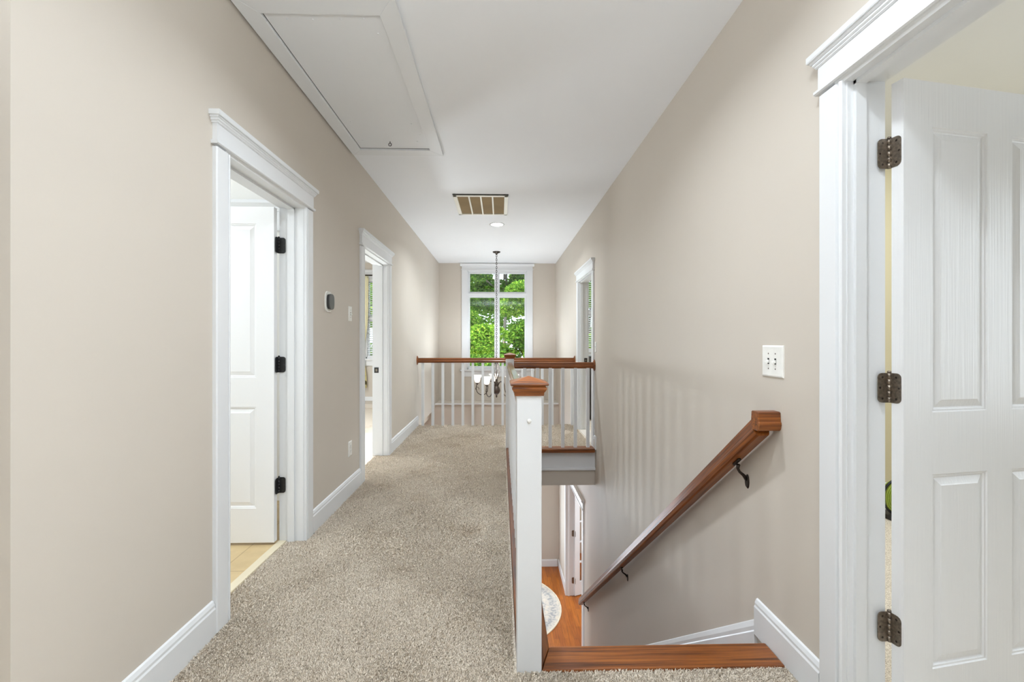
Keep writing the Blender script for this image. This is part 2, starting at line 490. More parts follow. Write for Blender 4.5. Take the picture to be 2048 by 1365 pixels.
# ------------------------------------------------------------------ door casings
def casing(name, xf, d, xb, y0, y1, zt, zb, label, back=False):
    """White door frame: xf hall face of the wall, d direction of the hall, xb far face."""
    r = thing(name, label, 'door frame', (xf, (y0+y1)/2, zb), 0, None, 'structure')
    prof = [(.004, 0), (.004, .014), (.007, .018), (.012, .019), (.016, .016), (.018, .011), (.023, .011), (.026, .019), (.098, .019), (.104, .015), (.104, 0)]
    for sgn, y in ((-1, y0), (1, y1)):
        m = MB().prism([(xf+d*t, y+sgn*u) for u, t in prof], 'Z', zb, zt+.004)
        m.build('side_casing', M['trim'], r)
    m = MB()
    yA, yB = y0-.104, y1+.104
    m.prism([(xf, zt), (xf+d*.010, zt), (xf+d*.013, zt+.008), (xf+d*.019, zt+.014), (xf+d*.019, zt+.03), (xf, zt+.03)], 'Y', yA+.07, yB-.07)
    m.box(xf, xf+d*.020, yA, yB, zt+.022, zt+.112)
    m.build('head_casing', M['trim'], r)
    m = MB().prism([(xf, zt+.012), (xf+d*.024, zt+.012), (xf+d*.029, zt+.016), (xf+d*.029, zt+.024), (xf+d*.024, zt+.028), (xf, zt+.028)], 'Y', yA-.010, yB+.010)
    m.build('bead', M['trim'], r)
    m = MB()
    for za, zb_, pr in ((.100, .108, .026), (.108, .118, .031), (.118, .126, .037), (.126, .147, .044)):
        f = .5 if pr > .04 else 1
        m.prism([(xf, zt+za), (xf+d*(pr-.004*f), zt+za), (xf+d*pr, zt+za+.004), (xf+d*pr, zt+zb_), (xf, zt+zb_)], 'Y', yA-pr+.019, yB+pr-.019)
    m.build('cornice', M['trim'], r)
    m = MB()
    t = .018
    m.box(xf, xb, y0-t, y0, zb, zt+t); m.box(xf, xb, y1, y1+t, zb, zt+t); m.box(xf, xb, y0, y1, zt, zt+t)
    m.build('jamb', M['trim'], r)
    m = MB()
    s0 = xf+(xb-xf)*(.16 if d < 0 else .36); s1 = xf+(xb-xf)*(.44 if d < 0 else .64)
    m.box(s0, s1, y0, y0+.011, zb, zt); m.box(s0, s1, y1-.011, y1, zb, zt); m.box(s0, s1, y0, y1, zt-.011, zt)
    m.build('door_stop', M['trim'], r)
    if back:
        m = MB()
        for sgn, y in ((-1, y0), (1, y1)):
            m.box(xb, xb-d*.018, y+sgn*.005, y+sgn*.095, zb, zt+.09)
        m.box(xb, xb-d*.018, y0, y1, zt+.004, zt+.09)
        m.build('room_side_casing', M['trim'], r)
    return r
f1 = casing('trim_6', L, 1, LT, *D1, HEAD, 0, 'white door frame with crowned head around the bathroom doorway')
f2 = casing('trim_7', L, 1, LT, *D2, HEAD, 0, 'white door frame with crowned head around the far left bedroom doorway', True)
f3 = casing('trim_8', R, -1, RT, *D3, HEAD, 0, 'large white door frame with crowned head around the near right doorway')
f4 = casing('trim_9', R, -1, RT, *D4, HEAD, 0, 'white door frame with crowned head around the far right doorway', True)
f5 = casing('trim_10', R, -1, RT, *FD, -.98, FL, 'white door frame around the french door at the foot of the stairs')
# strike plates on the far jambs
def strike(parent, x0, x1, y, z):
    m = MB().box(x0, x1, y-.0035, y, z-.029, z+.029).build('strike_plate', M['black'], parent, bevel=.001)
    m['label'] = 'black strike plate'
    MB().box(x0+(x1-x0)*.3, x0+(x1-x0)*.7, y-.0045, y-.003, z-.014, z+.014).build('strike_hole', M['nickel'], m)
strike(f2, -1.342, -1.295, D2[1], .91)
strike(f4, 1.155, 1.197, D4[1], .955)

# ------------------------------------------------------------------ panel doors
def panel_leaf(W, H, T, sgn, cols, rows, z0=.012):
    """Four-panel moulded leaf, local x from 0 to sgn*W, front face at y=0 looking to -y."""
    mb = MB()
    xs = [0.0]+[c for p in cols for c in p]+[W]
    zs = [0.0]+[c for p in rows for c in p]+[H]
    ispx = lambda i: i % 2 == 1
    def q(x, y, z): return (sgn*x, y, z+z0)
    for face in (0, 1):
        def dep(t): return t if face == 0 else T-t
        for i in range(len(xs)-1):
            for j in range(len(zs)-1):
                x0, x1, a, b = xs[i], xs[i+1], zs[j], zs[j+1]
                if not (ispx(i) and ispx(j)):
                    mb.add([q(x0, dep(0), a), q(x1, dep(0), a), q(x1, dep(0), b), q(x0, dep(0), b)], [(0, 1, 2, 3)])
                    continue
                rings = [(0, 0), (.003, .0035), (.008, .0035), (.011, .0075), (.014, .0085), (.034, .003), (.037, .0015)]
                prev = None
                for ins, t in rings:
                    r = [q(x0+ins, dep(t), a+ins), q(x1-ins, dep(t), a+ins), q(x1-ins, dep(t), b-ins), q(x0+ins, dep(t), b-ins)]
                    if prev:
                        mb.add(prev+r, [(k, (k+1) % 4, 4+(k+1) % 4, 4+k) for k in range(4)])
                    prev = r
                mb.add(prev, [(0, 1, 2, 3)])
    c = [(0, 0), (W, 0), (W, H), (0, H)]
    for k in range(4):
        (xa, za), (xb, zb) = c[k], c[(k+1) % 4]
        mb.add([q(xa, 0, za), q(xb, 0, zb), q(xb, T, zb), q(xa, T, za)], [(0, 1, 2, 3)])
    return mb

def rounded_plate(w, h, r, round_side=1, n=5):
    """Outline (u, v): square at u=0, rounded corners at u=w."""
    pts = [(0, -h/2)]
    for k in range(n+1):
        a = -PI/2+PI/2*k/n; pts.append((w-r+r*math.cos(a), -h/2+r+r*math.sin(a)))
    for k in range(n+1):
        a = PI/2*k/n; pts.append((w-r+r*math.cos(a), h/2-r+r*math.sin(a)))
    pts.append((0, h/2))
    return pts

def hinge(parent, pin, z, jdir, ldir, jn, ln, mat, screw, label, h=.09, w=.034):
    """Butt hinge: pin point, direction of jamb plate / leaf plate and their normals (2-D)."""
    m = MB()
    pts = rounded_plate(w, h, .014)
    for dr, nn in ((jdir, jn), (ldir, ln)):
        a = [(pin[0]+dr[0]*u+nn[0]*.0000, pin[1]+dr[1]*u+nn[1]*.0, z+v) for u, v in pts]
        b = [(p[0]+nn[0]*.0028, p[1]+nn[1]*.0028, p[2]) for p in a]
        m.extrude(a, b)
    hg = m.build('hinge', mat, parent); hg['label'] = label
    k = MB()
    kx, ky = pin[0]+(jn[0]+ln[0])*.003, pin[1]+(jn[1]+ln[1])*.003
    for i in range(5):
        za = z-h/2+i*h/5
        k.lathe([(.0058, .0004), (.0058, h/5-.0008)], (kx, ky, za), 14)
    k.lathe([(.0045, 0), (.0062, .002), (.005, .006), (0, .008)], (kx, ky, z+h/2), 12)
    k.build('hinge_pin', mat, hg)
    for dr, nn in ((jdir, jn), (ldir, ln)):
        for u, v in ((w*.62, h*.36), (w*.82, 0), (w*.62, -h*.36)):
            c = Vector((pin[0]+dr[0]*u+nn[0]*.0029, pin[1]+dr[1]*u+nn[1]*.0029, z+v))
            ax = Vector((nn[0], nn[1], 0)); t1 = Vector((dr[0], dr[1], 0)); t2 = Vector((0, 0, 1))
            ring = lambda r, o: [c+ax*o+(t1*math.cos(2*PI*i/10)+t2*math.sin(2*PI*i/10))*r for i in range(10)]
            MB().extrude(ring(.0036, 0), ring(.0028, .0007)).build('screw', screw, hg)
    return hg

# near right door, swung about 100 degrees into the room
A3 = math.radians(9.9)
d = thing('door_1', 'large open white four-panel door on silver hinges at the right edge', 'door', (1.212, 1.338, 0), A3, None, 'structure')
lf = panel_leaf(.755, 2.0, .036, 1, [(.108, .325), (.425, .645)], [(.205, .80), (.99, 1.862)])
lf.build('leaf', M['door'], d, local=True)
ce, se = math.cos(A3), math.sin(A3)
for z in (1.80, 1.075, .335):
    pin = (1.206, 1.382)
    hinge(d, pin, z, (-1, 0), (se, -ce), (0, -1), (-ce, -se), M['nickel'], M['bronze'], 'aged silver hinge', .092, .038)
# bathroom door, swung fully open
d = thing('door_2', 'open white panel door on black hinges inside the bathroom', 'door', (-1.352, 2.752, 0), 0, None, 'structure')
lf = panel_leaf(.745, 2.005, .036, -1, [(.105, .325), (.42, .64)], [(.205, .81), (.985, 1.905)], .016)
lf.build('leaf', M['door_smooth'], d, local=True)
for z in (1.80, 1.077, .345):
    hinge(d, (-1.348, 2.80), z, (1, 0), (0, -1), (0, -1), (1, 0), M['black'], M['thermo2'], 'black hinge', .095, .042)

# french door downstairs
AF = math.radians(24)
d = thing('door_3', 'white french door with glass panes at the foot of the stairs', 'door', (1.212, 7.385, FL), AF, None, 'structure')
m = MB(); W_, H_, T_ = .70, 1.955, .036
st = .095; bw = .022
cols = [(st, W_/2-bw/2), (W_/2+bw/2, W_-st)]
rw = []; z = .21; hh = (H_-.21-.11-4*bw)/5
for k in range(5): rw.append((z, z+hh)); z += hh+bw
wall_y(m, 0, T_, 0, W_, .012, .012+H_, [(a, b, c+.012, e+.012) for a, b in cols for c, e in rw])
m.build('leaf', M['trim'], d, local=True)
m = MB()
for a, b in cols:
    for c, e in rw: m.box(a, b, T_/2-.002, T_/2+.002, c+.012, e+.012)
m.build('pane', M['glass'], d, local=True)
for z in (FL+1.78, FL+1.02, FL+.25):
    hinge(d, (1.206, 7.418), z, (-1, 0), (math.sin(AF), -math.cos(AF)), (0, -1), (-math.cos(AF), -math.sin(AF)), M['nickel'], M['bronze'], 'aged silver hinge', .10, .04)

# ------------------------------------------------------------------ windows
def window(name, label, hole, split_x, split_z, casew, head_h, sill):
    x0, x1, z0, z1 = hole
    r = thing(name, label, 'window', ((x0+x1)/2, YB, z0), 0, None, 'structure')
    y = YB
    m = MB()
    m.box(x0-casew, x0+.012, y-.02, y, z0, z1); m.box(x1-.012, x1+casew, y-.02, y, z0, z1)
    m.box(x0-casew, x1+casew, y-.022, y, z1-.012, min(z1+head_h-.03, CE-.05))
    m.box(x0-casew-.012, x1+casew+.012, y-.03, y, z1+.0, z1+.014)
    m.build('casing', M['trim'], r)
    zt = min(z1+head_h, CE-.004)
    MB().prism([(y, zt-.05), (y-.03, zt-.05), (y-.034, zt-.04), (y-.046, zt-.018), (y-.046, zt), (y, zt)], 'X', x0-casew-.03, x1+casew+.03).build('cornice', M['trim'], r)
    m = MB()
    e = .03
    m.box(x0, x0+e, y, y+.15, z0, z1); m.box(x1-e, x1, y, y+.15, z0, z1); m.box(x0, x1, y, y+.15, z1-e, z1); m.box(x0, x1, y, y+.15, z0, z0+e)
    for sx in split_x: m.box(sx-.022, sx+.022, y+.03, y+.13, z0, z1)
    for sz in split_z: m.box(x0, x1, y+.02, y+.13, sz-.026, sz+.026)
    m.build('window_frame', M['trim'], r)
    xs = [x0+e]+[c for sx in split_x for c in (sx-.022, sx+.022)]+[x1-e]
    zs = [z0+e]+[c for sz in split_z for c in (sz-.026, sz+.026)]+[z1-e]
    for i in range(0, len(xs), 2):
        for j in range(0, len(zs), 2):
            a, b, c, f = xs[i], xs[i+1], zs[j], zs[j+1]
            s = .03
            m = wall_y(MB(), y+.06, y+.10, a, b, c, f, [(a+s, b-s, c+s, f-s)])
            sh = m.build('sash', M['trim'], r, bevel=.003)
            MB().box(a+s, b-s, y+.078, y+.082, c+s, f-s).build('pane', M['glass'], sh)
    MB().box(x0-casew-.03, x1+casew+.03, y-.05, y+.02, z0-.03, z0).build('window_sill', M['trim'], r, bevel=.004)
    MB().box(x0-casew, x1+casew, y-.018, y, z0-.14, z0-.03).build('apron', M['trim'], r)
    return r
window('window_1', 'tall white four-part foyer window facing green trees', W1, [-.068], [2.13], .095, .125, True)
window('window_2', 'white bedroom window with blind seen through the far left doorway', W2, [], [1.66], .09, .15, True)
window('window_3', 'window with blind seen through the far right doorway', W3, [], [1.78], .09, .15, True)

def blind(label, hole):
    x0, x1, z0, z1 = hole
    r = thing('window_blind', label, 'blind', ((x0+x1)/2, YB+.03, z1-.04), 0, None)
    MB().box(x0+.035, x1-.035, YB+.008, YB+.052, z1-.075, z1-.032).build('head_rail', M['blind'], r)
    m = MB(); z = z1-.09
    while z > z0+.06:
        m.add([(x0+.035, YB+.012, z-.010), (x1-.035, YB+.012, z-.010), (x1-.035, YB+.048, z+.010), (x0+.035, YB+.048, z+.010),
               (x0+.035, YB+.012, z-.0075), (x1-.035, YB+.012, z-.0075), (x1-.035, YB+.048, z+.0125), (x0+.035, YB+.048, z+.0125)],
              [(0, 1, 2, 3), (7, 6, 5, 4), (0, 4, 5, 1), (1, 5, 6, 2), (2, 6, 7, 3), (3, 7, 4, 0)])
        z -= .042
    m.build('slats', M['blind'], r)
    MB().box(x0+.035, x1-.035, YB+.012, YB+.048, z0+.032, z0+.05).build('bottom_rail', M['blind'], r)
blind('white slatted blind beside the yellow curtain in the left bedroom', W2)
blind('white slatted blind in the room behind the far right doorway', W3)

# curtain with floral hem
r = thing('curtain', 'yellow curtain with dark floral lower part in the left bedroom', 'curtain', (-2.61, YB-.09, .30))
m = MB(); vs = []; fs = []; n = 60; rowsn = 24
for j in range(rowsn+1):
    t = j/rowsn; z = .32+2.15*t
    for i in range(n+1):
        u = i/n
        wd = .20-.07*math.exp(-((z-1.0)/.35)**2)+.03*t
        x = -2.765+wd*u; yy = YB-.09+.022*math.sin(u*PI*9)*(1-.35*t)
        vs.append((x, yy, z))
for j in range(rowsn):
    for i in range(n):
        a = j*(n+1)+i; fs.append((a, a+1, a+n+2, a+n+1))
m.add(vs, fs, True); c = m.build('panel', M['curtain'], r)
sd = c.modifiers.new('thick', 'SOLIDIFY'); sd.thickness = .003
MB().tube([(-2.78, YB-.09, 2.485), (-1.60, YB-.09, 2.485)], .012, 10).build('curtain_rod', M['bronze'], r)
for xx in (-2.74, -1.64): MB().box(xx-.008, xx+.008, YB-.095, YB, 2.478, 2.49).build('rod_bracket', M['bronze'], r)

# ------------------------------------------------------------------ carpet pile
def tufts(name, boxes, label):
    P = []
    for x0, x1, y0, y1, dens, hgt, wid in boxes:
        nn = int((x1-x0)*(y1-y0)*dens)
        p = np.empty((nn, 5)); p[:, 0] = rng.uniform(x0, x1, nn); p[:, 1] = rng.uniform(y0, y1, nn)
        p[:, 2] = rng.uniform(.65, 1.15, nn)*hgt; p[:, 3] = rng.uniform(.7, 1.3, nn)*wid
        P.append(p)
    P = np.vstack(P); n = len(P)
    x, y = P[:, 0], P[:, 1]
    # pile leans in slowly changing directions, as after walking and vacuuming
    fld = np.sin(x*5.1+1.3*np.sin(y*2.7))+.8*np.sin(y*4.3+2*np.sin(x*3.1)+1)+.6*np.sin(x*11+y*9)+.5*np.sin(x*17-y*13+2)
    ang = fld*.9+rng.normal(0, 1.5, n)
    lean = P[:, 2]*rng.uniform(.3, .9, n)
    dx, dy = np.cos(ang)*lean, np.sin(ang)*lean
    wa = rng.uniform(0, PI, n); wx, wy = np.cos(wa)*P[:, 3]/2, np.sin(wa)*P[:, 3]/2
    z0 = -.006
    V = np.empty((n, 6, 3))
    for k, (t, hz, wf) in enumerate(((0, 0, 1.0), (.35, .62, 1.15), (1.0, 1.0, .7))):
        for s, sg in enumerate((-1, 1)):
            V[:, k*2+s, 0] = x+dx*t+sg*wx*wf; V[:, k*2+s, 1] = y+dy*t+sg*wy*wf; V[:, k*2+s, 2] = z0+P[:, 2]*hz
    base = (np.arange(n)*6)[:, None]
    F = np.concatenate([base+np.array([[0, 1, 3, 2]]), base+np.array([[2, 3, 5, 4]])], 1).reshape(-1, 4)
    me = bpy.data.meshes.new(name)
    me.vertices.add(n*6); me.vertices.foreach_set('co', V.reshape(-1))
    me.loops.add(F.size); me.loops.foreach_set('vertex_index', F.reshape(-1).astype(np.int32))
    me.polygons.add(len(F)); me.polygons.foreach_set('loop_start', np.arange(len(F), dtype=np.int32)*4)
    me.update(calc_edges=True); me.materials.append(M['carpet'])
    o = bpy.data.objects.new(name, me); COL.objects.link(o)
    return tag(o, label, 'carpet', None, 'stuff')
tufts('carpet_pile', [(-1.18, .05, 1.15, 2.6, 110000, .010, .0027), (.05, 1.075, 1.15, 1.672, 110000, .011, .0027), (-1.30, -1.18, D1[0], D1[1], 70000, .011, .0032),
                      (-1.18, .05, 2.6, 4.2, 60000, .011, .0040), (-1.18, .05, 4.2, 6.64, 30000, .011, .0055), (.06, 1.06, 5.26, 6.64, 28000, .011, .0055),
                      (-1.33, -1.18, D2[0], D2[1], 28000, .011, .0055)],
      'beige frieze carpet covering the upper hall floor')

# ------------------------------------------------------------------ oak edging of the stair opening
def slab(name, mat, poly, z0, z1, label):
    m = MB(); m.extrude([(x, y, z0) for x, y in poly], [(x, y, z1) for x, y in poly])
    return structure(m.build(name, mat, bevel=.006), label, 'trim')
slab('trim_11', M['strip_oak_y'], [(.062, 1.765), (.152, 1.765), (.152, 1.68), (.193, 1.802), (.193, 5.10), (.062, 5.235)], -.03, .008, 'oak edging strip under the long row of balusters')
slab('trim_12', M['strip_oak_x'], [(.152, 1.672), (1.063, 1.672), (1.063, 1.802), (.194, 1.802)], -.03, .008, 'oak nosing at the head of the stairs beside the near newel post')
slab('trim_13', M['strip_oak_x'], [(.194, 5.10), (1.065, 5.10), (1.065, 5.25), (.194, 5.25)], -.04, .004, 'oak edging across the far end of the stair opening')

# ------------------------------------------------------------------ railings
RP = [(-.020, .070), (-.024, .066), (-.0265, .034), (-.031, .030), (-.032, .022), (-.026, .006), (-.020, 0),
      (.020, 0), (.026, .006), (.032, .022), (.031, .030), (.0265, .034), (.024, .066), (.020, .070)]
RZ = .906
BAL = .036
def rail_parts(root, axis, a, b, c, mat):
    if axis == 'X': MB().prism([(c+u, RZ+v) for u, v in RP], 'X', a, b).build('handrail', mat, root, bevel=.003)
    else: MB().prism([(c+u, RZ+v) for u, v in RP], 'Y', a, b).build('handrail', mat, root, bevel=.003)
def rosette(root, x, y, dirx, mat):
    m = MB(); n = 28
    ring = lambda r, xx: [(xx, y+r*.86*math.cos(2*PI*i/n), RZ+.036+r*1.12*math.sin(2*PI*i/n)) for i in range(n)]
    m.extrude(ring(.058, x), ring(.058, x+dirx*.010)); m.extrude(ring(.050, x+dirx*.009), ring(.040, x+dirx*.019))
    m.build('rosette', mat, root, bevel=.002)
def baluster(root, x, y, z0=0.0):
    h = BAL/2
    MB().box(x-h, x+h, y-h, y+h, z0, RZ+.006).build('baluster', M['trim'], root, bevel=.002)

FY, CYR, NX, NYN, NYF = 6.58, 5.195, .106, 1.720, 5.206
r = thing('balcony_railing', 'oak topped railing with white balusters across the foyer end of the hall', 'railing', (0, FY, 0))
rail_parts(r, 'X', L+.012, R-.012, FY, M['rail_oak_x'])
rosette(r, L, FY, 1, M['rail_oak_x']); rosette(r, R, FY, -1, M['rail_oak_x'])
for k in range(16):
    x = -1.118+k*.1437
    if x < R-.03: baluster(r, x, FY, -.004)
r = thing('stair_railing', 'oak topped railing with white balusters crossing the far end of the stair opening', 'railing', (.6, CYR, 0))
rail_parts(r, 'X', NX+.046, R-.012, CYR, M['rail_oak_x'])
rosette(r, R, CYR, -1, M['rail_oak_x'])
for x in (.276, .422, .567, .711, .855, .999): baluster(r, x, CYR-.01, .003)
r = thing('stair_railing', 'long white balustrade running away between the two newel posts', 'railing', (NX, 3.5, 0))
rail_parts(r, 'Y', NYN+.046, NYF-.046, NX, M['rail_oak_y'])
for k in range(24): baluster(r, NX, 1.866+k*.1356, .007)

def newel(label, x, y, plug):
    r = thing('newel_post', label, 'newel post', (x, y, 0))
    h = .046
    MB().box(x-h, x+h, y-h, y+h, -.01, 1.022).build('shaft', M['trim'], r, bevel=.003)
    m = MB()
    prof = [(.0530, 1.018), (.0545, 1.024), (.0545, 1.030), (.0575, 1.033), (.0635, 1.043), (.0640, 1.047), (.0600, 1.053), (.0590, 1.056), (.0690, 1.0575), (.0705, 1.062), (.0690, 1.0655), (.0660, 1.0670), (0, 1.088)]
    vs = []; fs = []
    for q, z in prof:
        q = max(q, .0005); vs += [(x-q, y-q, z), (x+q, y-q, z), (x+q, y+q, z), (x-q, y+q, z)]
    for j in range(len(prof)-1):
        for i in range(4): fs.append((j*4+i, j*4+(i+1) % 4, (j+1)*4+(i+1) % 4, (j+1)*4+i))
    fs.append((3, 2, 1, 0)); e = (len(prof)-1)*4; fs.append((e, e+1, e+2, e+3))
    m.add(vs, fs); c = m.build('newel_cap', M['cap_oak'], r); c['label'] = 'oak pyramid cap'
    if plug:
        m = MB(); n = 16
        ring = lambda rr, yy: [(x+rr*math.cos(2*PI*i/n), yy, .925+rr*math.sin(2*PI*i/n)) for i in range(n)]
        m.extrude(ring(.0085, y-h), ring(.0085, y-h-.002)); m.extrude(ring(.0082, y-h-.002), ring(.004, y-h-.0065))
        m.build('button_plug', M['plastic'], r)
    return r
newel('near white newel post with oak pyramid cap beside the top stair', NX, NYN, True)
newel('far white newel post at the corner where the railings meet', NX, NYF, False)

# wall handrail down the stairs
r = thing('stair_handrail', 'oak handrail on bronze brackets sloping down the right wall', 'handrail', (1.02, 1.8, 0))
RY, RZ0 = 1.745, .851
path = [(RY, RZ0), (5.76, RZ0+SL*(5.76-RY))]
def sweep_yz(mb, path, prof, x):
    rings = []
    for i, (y, z) in enumerate(path):
        t0 = Vector((path[i][0]-path[i-1][0], path[i][1]-path[i-1][1])).normalized() if i else None
        t1 = Vector((path[i+1][0]-path[i][0], path[i+1][1]-path[i][1])).normalized() if i < len(path)-1 else None
        if t0 is None: t0 = t1
        if t1 is None: t1 = t0
        t = (t0+t1).normalized(); n = Vector((-t.y, t.x)); k = 1/max(.2, t.dot(t0))
        rings.append([(x+u, y+n.x*v*k, z+n.y*v*k) for u, v in prof])
    n = len(prof)
    for a, b in zip(rings, rings[1:]):
        mb.add(a+b, [(i, (i+1) % n, n+(i+1) % n, n+i) for i in range(n)])
    mb.add(rings[0], [tuple(reversed(range(n)))]); mb.add(rings[-1], [tuple(range(n))])
HP = [(u, v*1.06) for u, v in RP]
mm = MB(); sweep_yz(mm, path, HP, 1.022)
mm.build('rail', M['rail_oak_s'], r, bevel=.0025)
mm = MB().prism([(RY+.006+u, .872+v) for u, v in HP], 'X', .991, R)
mm.build('wall_return', M['rail_oak_x'], r, bevel=.0025)
for by in (1.955, 3.83, 5.56):
    zr = RZ0-.004+SL*(by-RY); zb = zr-.075
    m = MB()
    m.tube([(1.024, by-.02, zr-.004), (1.026, by-.012, zr-.022), (1.040, by, zr-.040), (1.060, by+.006, zr-.056), (1.076, by+.008, zr-.075)],
           [.0085, .006, .0058, .0068, .010], 10)
    a = Vector((1.024, by-.03, zr-.000)); b = Vector((1.024, by+.02, zr-.040))
    m.tube([(1.022, by-.035, zr+.024), (1.022, by+.012, zr-.011)], .007, 8)
    br = m.build('rail_bracket', M['bronze'], r)
    n = 16
    m = MB(); ring = lambda k, xx: [(xx, by+.008+k*.016*math.cos(2*PI*i/n), zr-.085+k*.032*math.sin(2*PI*i/n)) for i in range(n)]
    m.extrude(ring(1, R), ring(.75, R-.006)); m.build('wall_plate', M['bronze'], br)

# stair flight (below the line of sight from the landing)
r = thing('staircase', 'closed staircase descending behind the oak nosing to the lower hall', 'staircase', (.6, 1.8, FL))
NS = 14; rise = -FL/NS; run = rise/.745
for k in range(1, NS):
    y0 = 1.80+(k-1)*run; z = -k*rise
    MB().box(.17, R-.017, y0-.01, y0+run+.02, z-.03, z).build('tread', M['strip_oak_x'], r)
    MB().box(.17, R-.017, y0+run-.004, y0+run+.010, z-rise, z-.03).build('riser', M['trim'], r)

# ------------------------------------------------------------------ switches, outlet, thermostat
def plate_x(name, label, cat, x, d, y, z, w, h, toggles, outlet=False):
    r = thing(name, label, cat, (x, y, z))
    m = MB()
    a = [(x, y+sy*w/2, z+sz*h/2) for sy, sz in ((-1, -1), (1, -1), (1, 1), (-1, 1))]
    b = [(x+d*.0045, y+sy*(w/2-.001), z+sz*(h/2-.001)) for sy, sz in ((-1, -1), (1, -1), (1, 1), (-1, 1))]
    c = [(x+d*.0068, y+sy*(w/2-.006), z+sz*(h/2-.006)) for sy, sz in ((-1, -1), (1, -1), (1, 1), (-1, 1))]
    m.add(a+b+c, [(0, 1, 5, 4), (1, 2, 6, 5), (2, 3, 7, 6), (3, 0, 4, 7), (4, 5, 9, 8), (5, 6, 10, 9), (6, 7, 11, 10), (7, 4, 8, 11), (8, 9, 10, 11)])
    m.build('wall_plate', M['plastic'], r)
    for ty in toggles:
        if not outlet:
            MB().box(x+d*.006, x+d*.0072, y+ty-.0055, y+ty+.0055, z-.012, z+.012).build('toggle_slot', M['hole'], r)
            m = MB(); u = -1 if d < 0 else 1
            p0 = [(x+d*.005, y+ty+s*.0045, z+t) for s, t in ((-1, -.006), (1, -.006), (1, .006), (-1, .006))]
            p1 = [(x+d*.021, y+ty+s*.0035, z-.006+t) for s, t in ((-1, -.0035), (1, -.0035), (1, .0035), (-1, .0035))]
            m.extrude(p0, p1); m.build('toggle', M['plastic'], r)
            for s in (-1, 1):
                MB().box(x+d*.0065, x+d*.0074, y+ty-.0025, y+ty+.0025, z+s*.030-.0025, z+s*.030+.0025).build('screw', M['iron'], r)
        else:
            for s in (-1, 1):
                f = MB(); n = 14
                ring = lambda k, xx: [(xx, y+k*.016*math.cos(2*PI*i/n), z+s*.0195+k*.0145*math.sin(2*PI*i/n)) for i in range(n)]
                f.extrude(ring(1, x+d*.005), ring(1, x+d*.0085)); fo = f.build('socket', M['plastic'], r)
                f = MB()
                for yy in (-.006, .006): f.box(x+d*.008, x+d*.0088, y+yy-.001, y+yy+.001, z+s*.0195-.001, z+s*.0195+.007)
                f.box(x+d*.008, x+d*.0088, y-.002, y+.002, z+s*.0195-.009, z+s*.0195-.005)
                f.build('socket_slot', M['hole'], fo)
    return r
plate_x('light_switch', 'white double toggle switch plate above the stair handrail', 'light switch', R, -1, 1.774, 1.14, .138, .125, (-.023, .023))
plate_x('light_switch', 'white single toggle switch between thermostat and far left doorway', 'light switch', L, 1, 3.655, 1.437, .072, .118, (0,))
plate_x('wall_outlet', 'white wall outlet low on the left wall between the doorways', 'outlet', L, 1, 3.655, .363, .074, .118, (0,), True)
plate_x('light_switch', 'small white switch beside the far right doorway frame', 'light switch', R, -1, 5.13, 1.15, .07, .115, (0,))

r = thing('thermostat', 'dark rounded thermostat on a white oval plate on the left wall', 'thermostat', (L, 3.20, 1.493))
def squircle(cx, cy, cz, a, b, x, p=3.0, n=40):
    o = []
    for i in range(n):
        t = 2*PI*i/n; c, s = math.cos(t), math.sin(t)
        o.append((x, cy+a*math.copysign(abs(c)**(2/p), c), cz+b*math.copysign(abs(s)**(2/p), s)))
    return o
m = MB(); q = lambda a, b, x: squircle(0, 3.20, 1.493, a, b, x)
m.extrude(q(.064, .074, L), q(.062, .072, L+.006)); m.build('wall_plate', M['plastic'], r)
m = MB(); m.extrude(q(.044, .052, L+.006), q(.046, .054, L+.020)); m.extrude(q(.044, .052, L+.020), q(.044, .052, L+.022)); m.build('body', M['thermo2'], r)
m = MB(); m.extrude(q(.047, .055, L+.022), q(.045, .053, L+.028)); m.build('face', M['thermo'], r, bevel=.001)

# ------------------------------------------------------------------ ceiling things
r = thing('attic_hatch', 'white attic access hatch with trim frame and pull eyelet in the ceiling', 'attic hatch', (-.83, 2.85, CE))
fx0, fx1, fy0, fy1 = -1.186, -.463, 1.98, 3.702
px0, px1, py0, py1 = -1.098, -.556, 2.11, 3.598
m = MB(); t = .021
fp = lambda w_: [(0, CE), (0, CE-t*.75), (.006, CE-t), (w_-.004, CE-t), (w_, CE-t+.004), (w_, CE)]
def mitre_frame(mb, o, i, prof_n=None):
    # four mitred boards between outer and inner rectangles
    O = [(o[0], o[2]), (o[1], o[2]), (o[1], o[3]), (o[0], o[3])]; I = [(i[0], i[2]), (i[1], i[2]), (i[1], i[3]), (i[0], i[3])]
    for k in range(4):
        a, b, c, e = O[k], O[(k+1) % 4], I[(k+1) % 4], I[k]
        mb.extrude([(*a, CE-t), (*b, CE-t), (*c, CE-t), (*e, CE-t)], [(*a, CE), (*b, CE), (*c, CE), (*e, CE)])
mitre_frame(m, (fx0, fx1, fy0, fy1), (px0, px1, py0, py1))
m.build('trim_frame', M['trim'], r, bevel=.002)
MB().box(px0+.005, px1-.002, py0+.001, py1-.012, CE-.009, CE).build('panel', M['panel'], r)
MB().box(px0+.0002, px1, py0, py1-.0002, CE-.007, CE-.0005).build('gap', M['shadow_strip'], r)  # dark sheet painting in the shade between hatch panel and frame
m = MB()
m.tube([(-.836, 3.467, CE-.009), (-.836, 3.467, CE-.022)], .003, 8)
m.tube([(-.836+.011*math.cos(a), 3.467, CE-.032+.011*math.sin(a)) for a in [2*PI*i/14 for i in range(15)]], .0026, 8)
e = m.build('pull_eyelet', M['bronze'], r); e['label'] = 'dark metal pull eyelet'
